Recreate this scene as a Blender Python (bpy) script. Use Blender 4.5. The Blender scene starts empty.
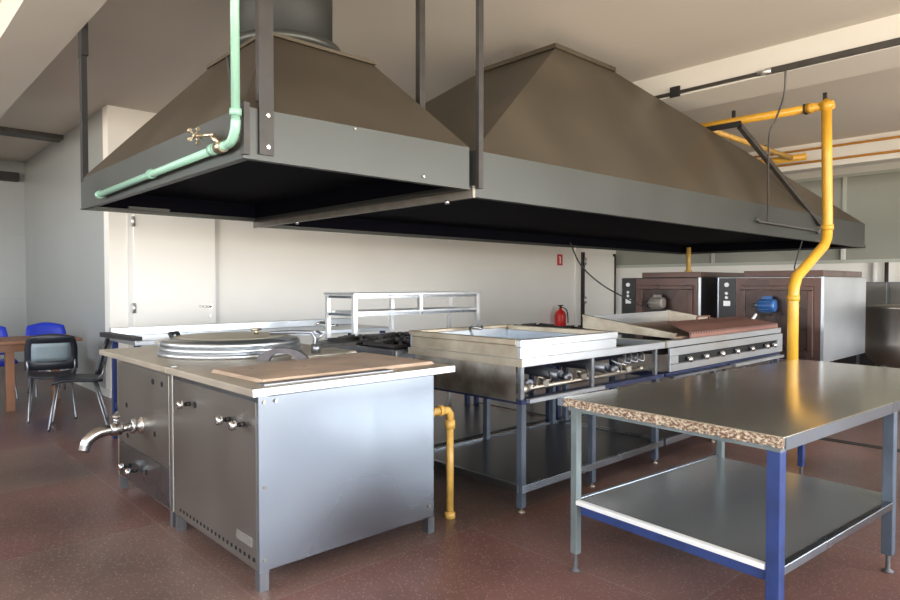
import bpy, bmesh, math, random
from mathutils import Vector, Matrix
random.seed(7)
scene = bpy.context.scene
C = bpy.context.collection
PI = math.pi

# ------------------------------------------------------------------ materials
def mat(name, col, rough=0.5, metal=0.0, var=0.0, scale=6.0, bump=0.0, bscale=40.0, col2=None, stretch=(1,1,1), rvar=0.0, spec=0.5, mask=None):
    m = bpy.data.materials.new(name); m.use_nodes = True
    nt = m.node_tree; N = nt.nodes; L = nt.links
    b = N['Principled BSDF']
    b.inputs['Base Color'].default_value = (*col, 1)
    b.inputs['Roughness'].default_value = rough
    b.inputs['Metallic'].default_value = metal
    b.inputs['Specular IOR Level'].default_value = spec
    tc = N.new('ShaderNodeTexCoord'); mp = N.new('ShaderNodeMapping')
    mp.inputs['Scale'].default_value = stretch
    geo = N.new('ShaderNodeNewGeometry')
    L.new(geo.outputs['Position'], mp.inputs['Vector'])
    if var > 0 or col2:
        n = N.new('ShaderNodeTexNoise'); n.inputs['Scale'].default_value = scale; n.inputs['Detail'].default_value = 5 if scale > 3.6 else 1.5
        L.new(mp.outputs['Vector'], n.inputs['Vector'])
        r = N.new('ShaderNodeValToRGB')
        lo, hi = (mask if mask else ((0.32, 0.68) if scale > 3.6 else (0.15, 0.85)))
        r.color_ramp.elements[0].position = lo; r.color_ramp.elements[1].position = hi
        c2 = col2 if col2 else tuple(c*(1-var) for c in col)
        r.color_ramp.elements[0].color = (*c2, 1); r.color_ramp.elements[1].color = (*col, 1)
        L.new(n.outputs['Fac'], r.inputs['Fac']); L.new(r.outputs['Color'], b.inputs['Base Color'])
        if rvar:
            mr = N.new('ShaderNodeMapRange'); mr.inputs['To Min'].default_value = max(0.03, rough-rvar); mr.inputs['To Max'].default_value = rough+rvar
            L.new(n.outputs['Fac'], mr.inputs['Value']); L.new(mr.outputs['Result'], b.inputs['Roughness'])
    if bump > 0:
        n2 = N.new('ShaderNodeTexNoise'); n2.inputs['Scale'].default_value = bscale; n2.inputs['Detail'].default_value = 3 if bscale > 10 else 0.5
        L.new(mp.outputs['Vector'], n2.inputs['Vector'])
        bp = N.new('ShaderNodeBump'); bp.inputs['Strength'].default_value = bump; bp.inputs['Distance'].default_value = 0.01
        L.new(n2.outputs['Fac'], bp.inputs['Height']); L.new(bp.outputs['Normal'], b.inputs['Normal'])
    return m

M = {}
M['steel'] = mat('brushed_steel', (.38,.415,.46), .28, 1, .38, 1.3, .45, 2.2, rvar=.08)
M['steel_panel'] = mat('steel_panel', (.40,.375,.34), .38, 1, .22, 2.2, .12, 4, rvar=.08)
M['steel_bright'] = mat('bright_steel', (.60,.63,.66), .33, .95, .10, 3, .05, 8)
M['steel_top'] = mat('worn_steel_top', (.62,.59,.51), .14, .85, .12, 2.0, .035, 3, rvar=.015)
M['steel_dirty'] = mat('greasy_steel', (.50,.46,.40), .42, 1, .4, 7, .15, 20, col2=(.26,.22,.17), rvar=.12)
M['steel_dark'] = mat('dark_steel', (.30,.31,.33), .38, .9, .3, 4, .08, 20)
M['shelf'] = mat('undershelf_steel', (.42,.43,.42), .22, .75, .12, 2, .03, 3, rvar=.02)
M['tan_steel'] = mat('heat_tinted_steel', (.46,.40,.31), .40, .8, .4, 5, .12, 18, col2=(.30,.245,.175), rvar=.1)
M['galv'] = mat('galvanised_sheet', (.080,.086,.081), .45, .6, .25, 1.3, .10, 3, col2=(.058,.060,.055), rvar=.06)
M['galv_warm_reflect'] = mat('galvanised_warm_reflect', (.120,.099,.071), .44, .55, .25, 1.5, .25, 2.5, col2=(.060,.048,.033), rvar=.06)  # same sheet as the band, with the warm ceiling reflection painted in
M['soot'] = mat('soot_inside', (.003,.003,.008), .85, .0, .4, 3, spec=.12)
M['framegreen'] = mat('glazing_frame', (.46,.48,.42), .5)
M['spoutmetal'] = mat('worn_spout_steel', (.46,.44,.43), .24, 1, .2, 30)
M['railmetal'] = mat('rail_metal', (.24,.215,.18), .42, .6, .3, 6)
M['bracket'] = mat('bracket_iron', (.11,.10,.105), .5, .3, .3, 20)
M['stovetop'] = mat('dusty_stove_top', (.52,.455,.36), .42, .45, .3, 3.5, .06, 8, rvar=.06)
M['lidtop'] = mat('dull_lid', (.46,.42,.33), .42, .35, .15, 6)
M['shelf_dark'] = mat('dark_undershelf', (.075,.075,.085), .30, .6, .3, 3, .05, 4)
M['ovenside'] = mat('oven_side_steel', (.62,.66,.70), .34, .9, .2, 2, .08, 4)
M['duct'] = mat('duct_dark', (.04,.042,.040), .60, .4, .4, 3, .05, 10)
M['blue'] = mat('blue_paint', (.017,.036,.135), .38, 0, .45, 9, .06, 60, mask=(.25,.55))
M['bluegrey'] = mat('grey_blue_paint', (.085,.105,.135), .42, .2, .3, 8)
M['greygreen'] = mat('grey_green_paint', (.17,.20,.195), .45, .3, .25, 8)
M['navy'] = mat('navy_frame', (.025,.035,.09), .45, .3, .3, 10)
M['yellow'] = mat('yellow_pipe_paint', (.62,.33,.03), .35, 0, .15, 8)
M['yellow_old'] = mat('ochre_pipe_paint', (.62,.36,.08), .4, 0, .3, 20)
M['orange'] = mat('orange_pipe_paint', (.50,.22,.03), .5, 0, .15, 8)
M['green'] = mat('mint_pipe_paint', (.25,.44,.33), .32, 0, .08, 8)
M['chrome'] = mat('chrome', (.80,.79,.77), .18, 1, .2, 30)
M['brass'] = mat('old_brass', (.55,.46,.33), .35, 1, .4, 60)
M['black'] = mat('black_iron', (.03,.026,.024), .55, .3, .4, 20, .2, 60)
M['hole'] = mat('black_opening', (.008,.008,.008), .9)
M['rust'] = mat('rusty_plate', (.30,.20,.135), .52, .25, .4, 6, .15, 30, col2=(.17,.10,.065), rvar=.1)
M['rustgrid'] = mat('rusty_grid', (.17,.075,.055), .6, .2, .4, 20, .2, 60)
M['griddle'] = mat('griddle_rust', (.55,.405,.30), .5, .3, .4, 5, .10, 20, col2=(.36,.26,.19), rvar=.1)
M['oven'] = mat('oven_brown', (.135,.075,.058), .30, .55, .5, 2.2, .06, 6, col2=(.05,.032,.03), rvar=.1)
M['ovenpanel'] = mat('stained_oven_panel', (.10,.058,.045), .28, .5, .5, 3.5, .06, 6, col2=(.018,.014,.014), rvar=.1)
M['panel_shade_black'] = mat('oven_panel_shade_black', (.018,.016,.017), .3, .2, .3, 6)  # black control panels; also the shadow painted on one oven body
M['motorblue'] = mat('motor_blue', (.03,.11,.30), .4, .1, .3, 30)
M['motorgrey'] = mat('motor_grey', (.26,.23,.20), .5, .2, .3, 30)
M['white'] = mat('white_paint', (.72,.71,.68), .5, 0, .06, 3)
M['red'] = mat('red_enamel', (.62,.02,.015), .35)
M['signred'] = mat('sign_red', (.60,.03,.03), .5)
M['signwhite'] = mat('sign_white', (.85,.85,.83), .5)
M['wood'] = mat('table_wood', (.26,.115,.055), .45, 0, .35, 4, .05, 40, stretch=(1,6,1))
M['plastic_black'] = mat('black_plastic', (.017,.020,.028), .42)
M['plastic_grey'] = mat('grey_mesh_back', (.23,.29,.32), .55, 0, .1, 30)
M['plastic_blue'] = mat('blue_plastic', (.012,.035,.42), .35)
M['wall'] = mat('wall_paint_cream', (.87,.845,.785), .5, 0, .05, 1.5, .04, 30)
M['doorpaint'] = mat('door_paint', (.88,.86,.80), .40, 0, .03, 1.5)
M['ceil'] = mat('ceiling_paint', (.66,.61,.54), .8, 0, .10, .8)
M['beam'] = mat('beam_paint', (.72,.70,.64), .7, 0, .06, 1.5)
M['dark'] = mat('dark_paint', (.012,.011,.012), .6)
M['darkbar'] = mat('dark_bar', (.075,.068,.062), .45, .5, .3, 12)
M['strap'] = mat('strap_metal', (.042,.038,.034), .5, .3, .3, 12)
M['cable'] = mat('cable_black', (.02,.02,.02), .5)
M['cabgrey'] = mat('cable_grey', (.07,.065,.06), .5)
M['rubber'] = mat('rubber', (.02,.02,.02), .7)
M['gutter'] = mat('gutter_iron', (.012,.011,.011), .6)
M['peel'] = mat('peeling_edge', (.52,.44,.32), .55, 0, .5, 75, .35, 90, col2=(.13,.06,.03), stretch=(1,1,1.6), mask=(.42,.62))
M['alu'] = mat('aluminium', (.70,.70,.69), .38, .9, .15, 8)
M['plate'] = mat('name_plate', (.50,.49,.46), .4, .8, .2, 60)

# tiled grey wall
def tile_wall():
    m = mat('wall_tile_grey', (.33,.345,.34), .30)
    nt = m.node_tree; N = nt.nodes; L = nt.links; b = N['Principled BSDF']
    geo = N.new('ShaderNodeNewGeometry'); sx = N.new('ShaderNodeSeparateXYZ'); L.new(geo.outputs['Position'], sx.inputs[0])
    cb = N.new('ShaderNodeCombineXYZ'); L.new(sx.outputs['Y'], cb.inputs['X']); L.new(sx.outputs['Z'], cb.inputs['Y'])
    br = N.new('ShaderNodeTexBrick'); br.offset = 0; br.inputs['Scale'].default_value = 1
    br.inputs['Brick Width'].default_value = .9; br.inputs['Row Height'].default_value = 1.1; br.inputs['Mortar Size'].default_value = .006
    br.inputs['Color1'].default_value = (.33,.345,.34,1); br.inputs['Color2'].default_value = (.315,.33,.325,1); br.inputs['Mortar'].default_value = (.31,.32,.31,1)
    L.new(cb.outputs[0], br.inputs['Vector']); L.new(br.outputs['Color'], b.inputs['Base Color'])
    return m
M['walltile'] = tile_wall()

def floor_mat():
    m = bpy.data.materials.new('terrazzo_floor'); m.use_nodes = True
    nt = m.node_tree; N = nt.nodes; L = nt.links; b = N['Principled BSDF']
    geo = N.new('ShaderNodeNewGeometry')
    br = N.new('ShaderNodeTexBrick'); br.offset = 0.0
    br.inputs['Scale'].default_value = 1; br.inputs['Brick Width'].default_value = 1.25; br.inputs['Row Height'].default_value = 1.25
    br.inputs['Mortar Size'].default_value = .005; br.inputs['Bias'].default_value = 0
    br.inputs['Color1'].default_value = (.165,.082,.070,1); br.inputs['Color2'].default_value = (.165,.122,.103,1); br.inputs['Mortar'].default_value = (.205,.15,.13,1)
    L.new(geo.outputs['Position'], br.inputs['Vector'])
    big = N.new('ShaderNodeTexNoise'); big.inputs['Scale'].default_value = .9; big.inputs['Detail'].default_value = 6
    L.new(geo.outputs['Position'], big.inputs['Vector'])
    rp = N.new('ShaderNodeValToRGB'); rp.color_ramp.elements[0].position = .35; rp.color_ramp.elements[1].position = .66
    rp.color_ramp.elements[0].color = (.50,.44,.42,1); rp.color_ramp.elements[1].color = (1.2,1.12,1.08,1)
    L.new(big.outputs['Fac'], rp.inputs['Fac'])
    mx = N.new('ShaderNodeMix'); mx.data_type = 'RGBA'; mx.blend_type = 'MULTIPLY'; mx.inputs['Factor'].default_value = 1
    L.new(br.outputs['Color'], mx.inputs[6]); L.new(rp.outputs['Color'], mx.inputs[7])
    # stone chips
    vo = N.new('ShaderNodeTexVoronoi'); vo.inputs['Scale'].default_value = 60
    L.new(geo.outputs['Position'], vo.inputs['Vector'])
    r2 = N.new('ShaderNodeValToRGB'); r2.color_ramp.elements[0].position = .18; r2.color_ramp.elements[1].position = .30
    r2.color_ramp.elements[0].color = (1,1,1,1); r2.color_ramp.elements[1].color = (0,0,0,1)
    L.new(vo.outputs['Distance'], r2.inputs['Fac'])
    sc = N.new('ShaderNodeMath'); sc.operation = 'MULTIPLY'; sc.inputs[1].default_value = .36; L.new(r2.outputs['Color'], sc.inputs[0])
    m2 = N.new('ShaderNodeMix'); m2.data_type = 'RGBA'; L.new(sc.outputs[0], m2.inputs['Factor'])
    L.new(mx.outputs[2], m2.inputs[6]); m2.inputs[7].default_value = (.48,.38,.33,1)
    L.new(m2.outputs[2], b.inputs['Base Color'])
    mr = N.new('ShaderNodeMapRange'); mr.inputs['To Min'].default_value = .22; mr.inputs['To Max'].default_value = .46
    L.new(big.outputs['Fac'], mr.inputs['Value']); L.new(mr.outputs['Result'], b.inputs['Roughness'])
    return m
M['floor'] = floor_mat()

def glass_mat(name, col, rough):
    m = bpy.data.materials.new(name); m.use_nodes = True
    b = m.node_tree.nodes['Principled BSDF']
    b.inputs['Base Color'].default_value = (*col, 1); b.inputs['Roughness'].default_value = rough
    b.inputs['Transmission Weight'].default_value = .55; b.inputs['IOR'].default_value = 1.3
    return m
M['frosted'] = mat('frosted_glass', (.34,.35,.30), .25, 0, .3, .8, .30, 22)
# perforated grid: rings of dark holes as a surface colour pattern of the sheet
def perf():
    m = mat('perforated_rusty_sheet', (.17,.08,.06), .6, .2)
    nt = m.node_tree; N = nt.nodes; L = nt.links; b = N['Principled BSDF']
    geo = N.new('ShaderNodeNewGeometry'); v = N.new('ShaderNodeTexVoronoi'); v.inputs['Scale'].default_value = 22; v.inputs['Randomness'].default_value = 0
    L.new(geo.outputs['Position'], v.inputs['Vector'])
    r = N.new('ShaderNodeValToRGB'); r.color_ramp.elements[0].position = .28; r.color_ramp.elements[1].position = .36
    r.color_ramp.elements[0].color = (.012,.008,.008,1); r.color_ramp.elements[1].color = (.21,.10,.075,1)
    L.new(v.outputs['Distance'], r.inputs['Fac']); L.new(r.outputs['Color'], b.inputs['Base Color'])
    return m
M['perf'] = perf()

# ------------------------------------------------------------------ mesh helpers
class MB:
    def __init__(s): s.bm = bmesh.new(); s.sm = []
    def box(s, x0,y0,z0,x1,y1,z1, rot=None):
        vs = [s.bm.verts.new((x,y,z)) for z in (z0,z1) for y in (y0,y1) for x in (x0,x1)]
        for f in ((0,2,3,1),(4,5,7,6),(0,1,5,4),(2,6,7,3),(0,4,6,2),(1,3,7,5)): s.bm.faces.new([vs[i] for i in f])
        if rot:
            c = Vector(((x0+x1)/2,(y0+y1)/2,(z0+z1)/2)); 
            for v in vs: v.co = c + rot @ (v.co-c)
        return s
    def hexa(s, b4, t4):
        vs = [s.bm.verts.new(p) for p in list(b4)+list(t4)]
        for f in ((3,2,1,0),(4,5,6,7),(0,1,5,4),(1,2,6,5),(2,3,7,6),(3,0,4,7)): s.bm.faces.new([vs[i] for i in f])
        return s
    def cyl(s, p0, p1, r0, r1=None, seg=20, cap=True):
        if r1 is None: r1 = r0
        p0 = Vector(p0); p1 = Vector(p1); d = (p1-p0)
        q = d.to_track_quat('Z','Y').to_matrix()
        a = []; b = []
        for i in range(seg):
            t = 2*PI*i/seg; o = Vector((math.cos(t), math.sin(t), 0))
            a.append(s.bm.verts.new(p0+q@(o*r0))); b.append(s.bm.verts.new(p1+q@(o*r1)))
        for i in range(seg):
            f = s.bm.faces.new((a[i],a[(i+1)%seg],b[(i+1)%seg],b[i])); f.smooth = True
        if cap: s.bm.faces.new(a[::-1]); s.bm.faces.new(b)
        return s
    def tube(s, pts, r, seg=12, smooth_n=0):
        P = [Vector(p) for p in pts]
        if smooth_n:
            Q = []
            n = len(P)
            for i in range(n-1):
                p0 = P[max(i-1,0)]; p1 = P[i]; p2 = P[i+1]; p3 = P[min(i+2,n-1)]
                for k in range(smooth_n):
                    t = k/smooth_n
                    Q.append(.5*((2*p1)+(-p0+p2)*t+(2*p0-5*p1+4*p2-p3)*t*t+(-p0+3*p1-3*p2+p3)*t**3))
            Q.append(P[-1]); P = Q
        rings = []; n = len(P)
        up = None
        for i in range(n):
            if i == 0: d = P[1]-P[0]
            elif i == n-1: d = P[-1]-P[-2]
            else: d = (P[i+1]-P[i]).normalized()+(P[i]-P[i-1]).normalized()
            d.normalize()
            if up is None:
                up = d.orthogonal().normalized()
            else:
                up = (up - d*up.dot(d)).normalized()
            w = d.cross(up)
            k = 1.0
            if 0 < i < n-1:
                c = (P[i]-P[i-1]).normalized().dot(d); k = 1/max(c,.5)
            rr = r[min(int(i*len(r)/n), len(r)-1)] if isinstance(r,(list,tuple)) else r
            rings.append([s.bm.verts.new(P[i]+(up*math.cos(2*PI*j/seg)+w*math.sin(2*PI*j/seg))*rr*(k if k<1.15 else 1.1)) for j in range(seg)])
        for i in range(n-1):
            for j in range(seg):
                f = s.bm.faces.new((rings[i][j],rings[i][(j+1)%seg],rings[i+1][(j+1)%seg],rings[i+1][j])); f.smooth = True
        s.bm.faces.new(rings[0][::-1]); s.bm.faces.new(rings[-1])
        return s
    def lathe(s, prof, c, seg=48, axis='Z'):
        c = Vector(c); rings = []
        for (r, z) in prof:
            ring = []
            for i in range(seg):
                t = 2*PI*i/seg
                if axis == 'Z': o = Vector((r*math.cos(t), r*math.sin(t), z))
                elif axis == 'X': o = Vector((z, r*math.cos(t), r*math.sin(t)))
                else: o = Vector((r*math.sin(t), z, r*math.cos(t)))
                ring.append(s.bm.verts.new(c+o))
            rings.append(ring)
        for a in range(len(rings)-1):
            for i in range(seg):
                f = s.bm.faces.new((rings[a][i],rings[a][(i+1)%seg],rings[a+1][(i+1)%seg],rings[a+1][i])); f.smooth = True
        s.bm.faces.new(rings[0][::-1]); s.bm.faces.new(rings[-1])
        return s
    def extr(s, poly, v):   # polygon (3d pts) extruded by vector v
        v = Vector(v)
        a = [s.bm.verts.new(p) for p in poly]; b = [s.bm.verts.new(Vector(p)+v) for p in poly]
        n = len(a)
        s.bm.faces.new(a[::-1]); s.bm.faces.new(b)
        for i in range(n): s.bm.faces.new((a[i],a[(i+1)%n],b[(i+1)%n],b[i]))
        return s
    def build(s, name, m, parent=None, bevel=0, loc=None):
        bmesh.ops.recalc_face_normals(s.bm, faces=s.bm.faces)
        off = parent.location.copy() if (parent is not None and parent.type == 'EMPTY' and parent.rotation_euler.z == 0) else Vector((0,0,0))
        if parent is not None and parent.type == 'MESH' and parent.get('_o') is not None: off = Vector(parent['_o'])
        if parent is None and loc: off = Vector(loc)
        for v in s.bm.verts: v.co -= off
        me = bpy.data.meshes.new(name); s.bm.to_mesh(me); s.bm.free()
        me.materials.append(M[m] if isinstance(m,str) else m)
        o = bpy.data.objects.new(name, me); C.objects.link(o)
        if parent is not None: o.parent = parent; o['_o'] = tuple(off)
        elif loc: o.location = loc
        if bevel:
            b = o.modifiers.new('bevel','BEVEL'); b.width = bevel; b.segments = 2; b.limit_method = 'ANGLE'; b.angle_limit = math.radians(50)
        return o

def thing(name, label, cat, loc=(0,0,0), rotz=0, group=None):
    o = bpy.data.objects.new(name, None); C.objects.link(o)
    o.empty_display_size = .1
    o.location = loc; o.rotation_euler = (0,0,rotz); o['label'] = label; o['category'] = cat
    if group: o['group'] = group
    return o
def tag(o, label, cat, group=None):
    o['label'] = label; o['category'] = cat
    if group: o['group'] = group
    return o
def struct(o): o['kind'] = 'structure'; return o
def dup(root, loc, rotz, label, group=None):
    r = root.copy(); C.objects.link(r); r.location = loc; r.rotation_euler = (0,0,rotz); r['label'] = label
    if group: r['group'] = group
    for ch in list(root.children):
        c = ch.copy(); C.objects.link(c); c.parent = r
        for g in list(ch.children):
            d = g.copy(); C.objects.link(d); d.parent = c
    return r
def Q(*a): return MB().box(*a)

# ------------------------------------------------------------------ camera
H = 1.35; F = 644.0
cam = bpy.data.cameras.new('camera'); co = bpy.data.objects.new('camera', cam); C.objects.link(co)
cam.sensor_width = 36; cam.lens = F/900*36; cam.clip_start = .05; cam.clip_end = 200
aR = math.atan(690/F); pitch = math.atan(16/F)
fw = Vector((math.cos(aR)*math.cos(pitch), math.sin(aR)*math.cos(pitch), -math.sin(pitch)))
co.location = (0,0,H); co.rotation_euler = fw.to_track_quat('-Z','Y').to_euler()
scene.camera = co

# ------------------------------------------------------------------ room
XL, XR, YF, YB, YC, ZC = -4.0, 13.0, -3.6, 8.3, 13.2, 3.45
XK = 2.25
struct(Q(XL,YF,-.1,XR,YC,0).build('floor','floor'))
struct(Q(XL-.2,YF-.2,ZC,XR+.2,YC+.2,ZC+.2).build('ceiling','ceil'))
# back wall (cream) and the grey tiled return wall
w = MB(); w.box(XK,YB,0,XR+.2,YB+.2,ZC); struct(w.build('wall_back','wall'))
struct(Q(XK,YB+.2,0,XK+.2,YC,ZC).build('wall_left','walltile'))
struct(Q(XL-.2,YC,0,XK+.2,YC+.2,ZC).build('wall_far_left','walltile'))
def wall_openings(name, axis, at, th, a0, a1, z0, z1, openings, m='wall'):
    """wall along axis ('X' or 'Y') at the other coordinate, with rectangular openings (a,b,za,zb)"""
    w = MB()
    def bx(p,q,r,t):
        if axis=='X': w.box(p,at,r,q,at+th,t)
        else: w.box(at,p,r,at+th,q,t)
    cur = a0
    for (a,b,za,zb) in openings:
        if a>cur: bx(cur,a,z0,z1)
        if za>z0: bx(a,b,z0,za)
        if zb<z1: bx(a,b,zb,z1)
        cur = b
    if cur<a1: bx(cur,a1,z0,z1)
    return struct(w.build(name, m))
front_op = [(-3.2,-.1,.55,3.0),(0.1,3.2,.55,3.0),(3.4,6.5,.55,3.0),(6.7,9.8,.55,3.0)]
side_op = [(-3.0,-.2,1.75,3.3),(.4,3.2,1.75,3.3),(3.8,6.6,1.75,3.3),(7.4,10.0,1.75,3.3)]
wall_openings('wall_front','X',YF-.2,.2,XL-.2,XR+.2,0,ZC,front_op)
wall_openings('wall_side','Y',XL-.2,.2,YF,YC,0,ZC,side_op)
# far wall: solid strip below, glazing above
gw0, gw1 = 1.72, 3.3
struct(Q(XR,YF,0,XR+.2,YB,gw0).build('wall_right','wall'))
struct(Q(XR,YF,gw1,XR+.2,YB,ZC).build('trim_1','beam'))
wr = Q(XR-.02,YF,gw0,XR+.06,YB,gw0+.06)
wr.box(XR-.02,YF,gw1-.05,XR+.06,YB,gw1)
for y in (-1.5,1.2,3.62,6.0): wr.box(XR-.02,y-.03,gw0+.06,XR+.06,y+.03,gw1-.05)
wf = struct(wr.build('window_9','framegreen'))
g = Q(XR+.01,YF,gw0+.03,XR+.03,YB,gw1-.03).build('glass','frosted',wf)
n = 1
def window_fill(axis, at, o):
    global n
    a,b,za,zb = o; mb = MB(); gl = MB(); t=.05
    def bx(m_,p,q,r,s_,d0,d1):
        if axis=='X': m_.box(p,at+d0,r,q,at+d1,s_)
        else: m_.box(at+d0,p,r,at+d1,q,s_)
    bx(mb,a,b,za,za+t,0,.08); bx(mb,a,b,zb-t,zb,0,.08); bx(mb,a,a+t,za+t,zb-t,0,.08); bx(mb,b-t,b,za+t,zb-t,0,.08)
    m3=(a+b)/2; bx(mb,m3-t/2,m3+t/2,za+t,zb-t,0,.08)
    o2 = struct(mb.build('window_%d'%n,'white')); n+=1
for o in front_op: window_fill('X',YF-.15,o)
for o in side_op: window_fill('Y',XL-.15,o)
# ceiling beams, plus one added shade strip
struct(Q(.865,YF,3.2,1.265,YC,ZC).build('trim_2','beam'))
struct(Q(6.0,YF,3.2,6.58,YB,ZC).build('trim_3','beam'))
struct(Q(10.55,YF,3.08,10.85,YB,ZC).build('trim_4','beam'))
struct(Q(1.265,10.4,3.39,XK,10.7,ZC).build('shade_strip','darkbar'))  # no beam here: dark bar stands in for soft ceiling shade
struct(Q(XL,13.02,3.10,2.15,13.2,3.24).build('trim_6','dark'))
struct(Q(11.40,YB-.04,0,11.46,YB,ZC).build('trim_7','wall'))
# baseboard on the cream wall
struct(Q(XK,YB-.015,0,2.45,YB,.09).build('baseboard_back','white'))
struct(Q(XK-.015,YB,0,XK,YC,.09).build('baseboard_left','white'))

# doors on the back wall
d = Q(2.51,YB-.05,0,3.51,YB-.012,2.45); d = struct(d.build('door_1','doorpaint', bevel=.004))
fr = Q(2.45,YB-.02,0,2.51,YB,2.52); fr.box(3.51,YB-.02,0,3.57,YB,2.52); fr.box(2.51,YB-.02,2.46,3.51,YB,2.52); fr.build('door_frame','white',d)
for z in (.45,1.06,2.10): MB().cyl((2.505,YB-.055,z-.06),(2.505,YB-.055,z+.06),.022).build('hinge','alu',d)
hh = MB(); hh.cyl((3.43,YB-.05,1.06),(3.43,YB-.10,1.06),.016); hh.tube([(3.43,YB-.10,1.06),(3.40,YB-.105,1.06),(3.27,YB-.10,1.065)],.012); hh.cyl((3.43,YB-.05,1.06),(3.43,YB-.058,1.06),.03); hh.cyl((3.43,YB-.05,.95),(3.43,YB-.06,.95),.025); hh.build('door_handle','chrome',d)
d = struct(Q(11.72,YB-.05,0,12.86,YB-.012,1.98).build('door_2','doorpaint', bevel=.004))
fr = Q(11.64,YB-.06,0,11.70,YB,2.04); fr.box(12.88,YB-.04,0,12.95,YB,2.04); fr.build('door_frame','strap',d)
for z in (1.84,1.0): MB().cyl((11.70,YB-.075,z-.07),(11.70,YB-.075,z+.07),.03).build('hinge','alu',d)

# floor drain channel
dr = Q(6.14,-1.5,0,6.24,3.6,.004); tag(dr.build('floor_drain','gutter'), 'dark narrow drain channel running across the red floor behind the big table', 'drain')

# ------------------------------------------------------------------ near cooking unit with griddle top
def leg(x,y,z1,s=.022,m='steel_dark',parent=None,nm='leg'):
    return Q(x-s,y-s,0,x+s,y+s,z1).build(nm,m,parent)
A = thing('griddle_stove','large boxy stainless stove with a rusty brown griddle plate, nearest the camera','stove',(1.79,3.10,0))
X0,X1,Y0,Y1,ZB,ZT = 1.29,2.31,2.60,3.60,.085,.862
Q(X0,Y0,ZB,X1,Y1,ZT).build('body','steel',A,.006)
Q(X0-.004,Y0+.02,ZB+.01,X0-.0005,Y1-.01,ZT-.03).build('side_panel','steel_panel',A)
tp = Q(1.25,2.575,.865,2.44,3.60,.90); tp.build('top','stovetop',A,.004)
Q(1.252,2.5715,.866,2.438,2.5745,.899).build('front_lip','steel_bright',A)
Q(X0-.002,Y0-.004,ZB,X0+.045,Y0-.0005,ZT).build('corner_strip','steel',A)
for (x,z) in ((1.313,.835),(1.313,.46),(1.313,.14),(1.37,.835),(2.27,.15)): MB().cyl((x,Y0-.004,z),(x,Y0-.010,z),.008,seg=10).build('rivet','steel_dirty',A)
# griddle plate sunk in a frame
g = MB(); g.hexa([(1.36,2.70,.9005),(2.40,2.70,.9005),(2.40,3.36,.9005),(1.34,3.22,.9005)],[(1.37,2.71,.916),(2.39,2.71,.916),(2.39,3.35,.916),(1.35,3.21,.916)]); gr = g.build('griddle_plate','griddle',A)
Q(1.33,2.625,.9005,2.05,2.695,.907).build('grease_channel','steel_dark',A)
for i,(x,y) in enumerate(((1.5,3.1),(1.75,3.0),(2.2,3.15),(2.0,2.8))): MB().cyl((x,y,.9162),(x,y,.9175),.012,seg=12).build('bolt','steel_dark',gr)
# seams of the top behind the plate
Q(1.95,3.40,.9002,2.42,3.42,.909).build('seam_strip','steel_dirty',A)
Q(1.95,3.49,.9002,2.42,3.506,.907).build('seam_strip','steel_dirty',A)
Q(1.27,3.575,.9002,1.30,3.60,.903).build('seam_strip','steel',A)
for (x,y) in ((X0+.022,Y0+.022),(X1-.022,Y0+.022),(X0+.022,Y1-.03),(X1-.022,Y1-.03)): leg(x,y,ZB,parent=A)
def valve(x,y,z,parent):
    v = MB(); v.cyl((x,y,z),(x-.02,y,z),.012); v.cyl((x-.02,y,z),(x-.05,y,z),.0085,seg=14)
    o = v.build('valve_stem','black',parent)
    k = MB(); k.lathe([(.012,0),(.021,-.004),(.022,-.020),(.018,-.028),(.008,-.030)],(x-.038,y,z),20,'X'); k.box(x-.060,y-.012,z-.008,x-.040,y+.012,z+.008); k.build('knob','chrome',o)
def hole(x,y,z,parent,w_=.018,h_=.030):
    h = MB(); h.cyl((x,y,z),(x-.0035,y,z),.016,seg=18); h.build('opening','hole',parent)
for (y,z) in ((3.36,.728),(2.88,.722),(2.735,.722)): valve(X0-.004,y,z,A)
for (y,z) in ((3.289,.731),): hole(X0-.0045,y,z,A)
for i in range(20):
    y = 3.50-.045*i
    Q(X0-.006,y-.008,.125,X0-.0045,y+.008,.142).build('vent_slot','hole',A)
Q(X0-.008,2.66,.185,X0-.0042,2.81,.225).build('name_plate','plate',A)

# ------------------------------------------------------------------ far unit: jacketed boiling pan
B = thing('boiling_pan','stainless boiling pan unit with round clamped lid and curved drain spout','boiling pan',(1.79,4.1,0))
Y0,Y1 = 3.625,4.60
Q(X0,Y0,ZB,X1,Y1,ZT).build('body','steel_panel',B,.006)
Q(1.25,3.603,.865,2.50,4.88,.90).build('top','stovetop',B,.004)
Q(X0-.006,3.66,.33,X0-.0005,4.57,.84).build('upper_panel','steel_panel',B,.002)
Q(X0-.005,3.66,.10,X0-.0005,4.57,.322).build('lower_panel','steel',B,.002)
Q(X0-.005,4.575,ZB,X0-.0005,4.598,ZT).build('corner_strip','tan_steel',B)
for (x,y) in ((X0+.022,Y0+.03),(X1-.022,Y0+.03),(X0+.022,Y1-.022),(X1-.022,Y1-.022)): leg(x,y,ZB,parent=B)
for (y,z) in ((4.355,.20),(4.225,.195)): valve(X0-.005,y,z,B)
hole(X0-.006,4.40,.578,B); hole(X0-.006,3.91,.783,B); hole(X0-.006,3.76,.783,B); hole(X0-.0065,4.385,.385,B); hole(X0-.0065,3.887,.479,B); hole(X0-.0055,4.05,.22,B)
cx,cy = 1.84,4.075
R_=.43
ring = MB().lathe([(R_+.02,.9003),(R_+.02,.925),(R_,.93),(R_,.9303)],(cx,cy,0),64).build('pan_rim','steel_bright',B)
ring = MB().lathe([(R_-.005,.931),(R_+.012,.934),(R_+.012,.955),(R_,.962),(R_-.005,.9625)],(cx,cy,0),64).build('gasket_ring','steel_bright',B)
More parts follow.
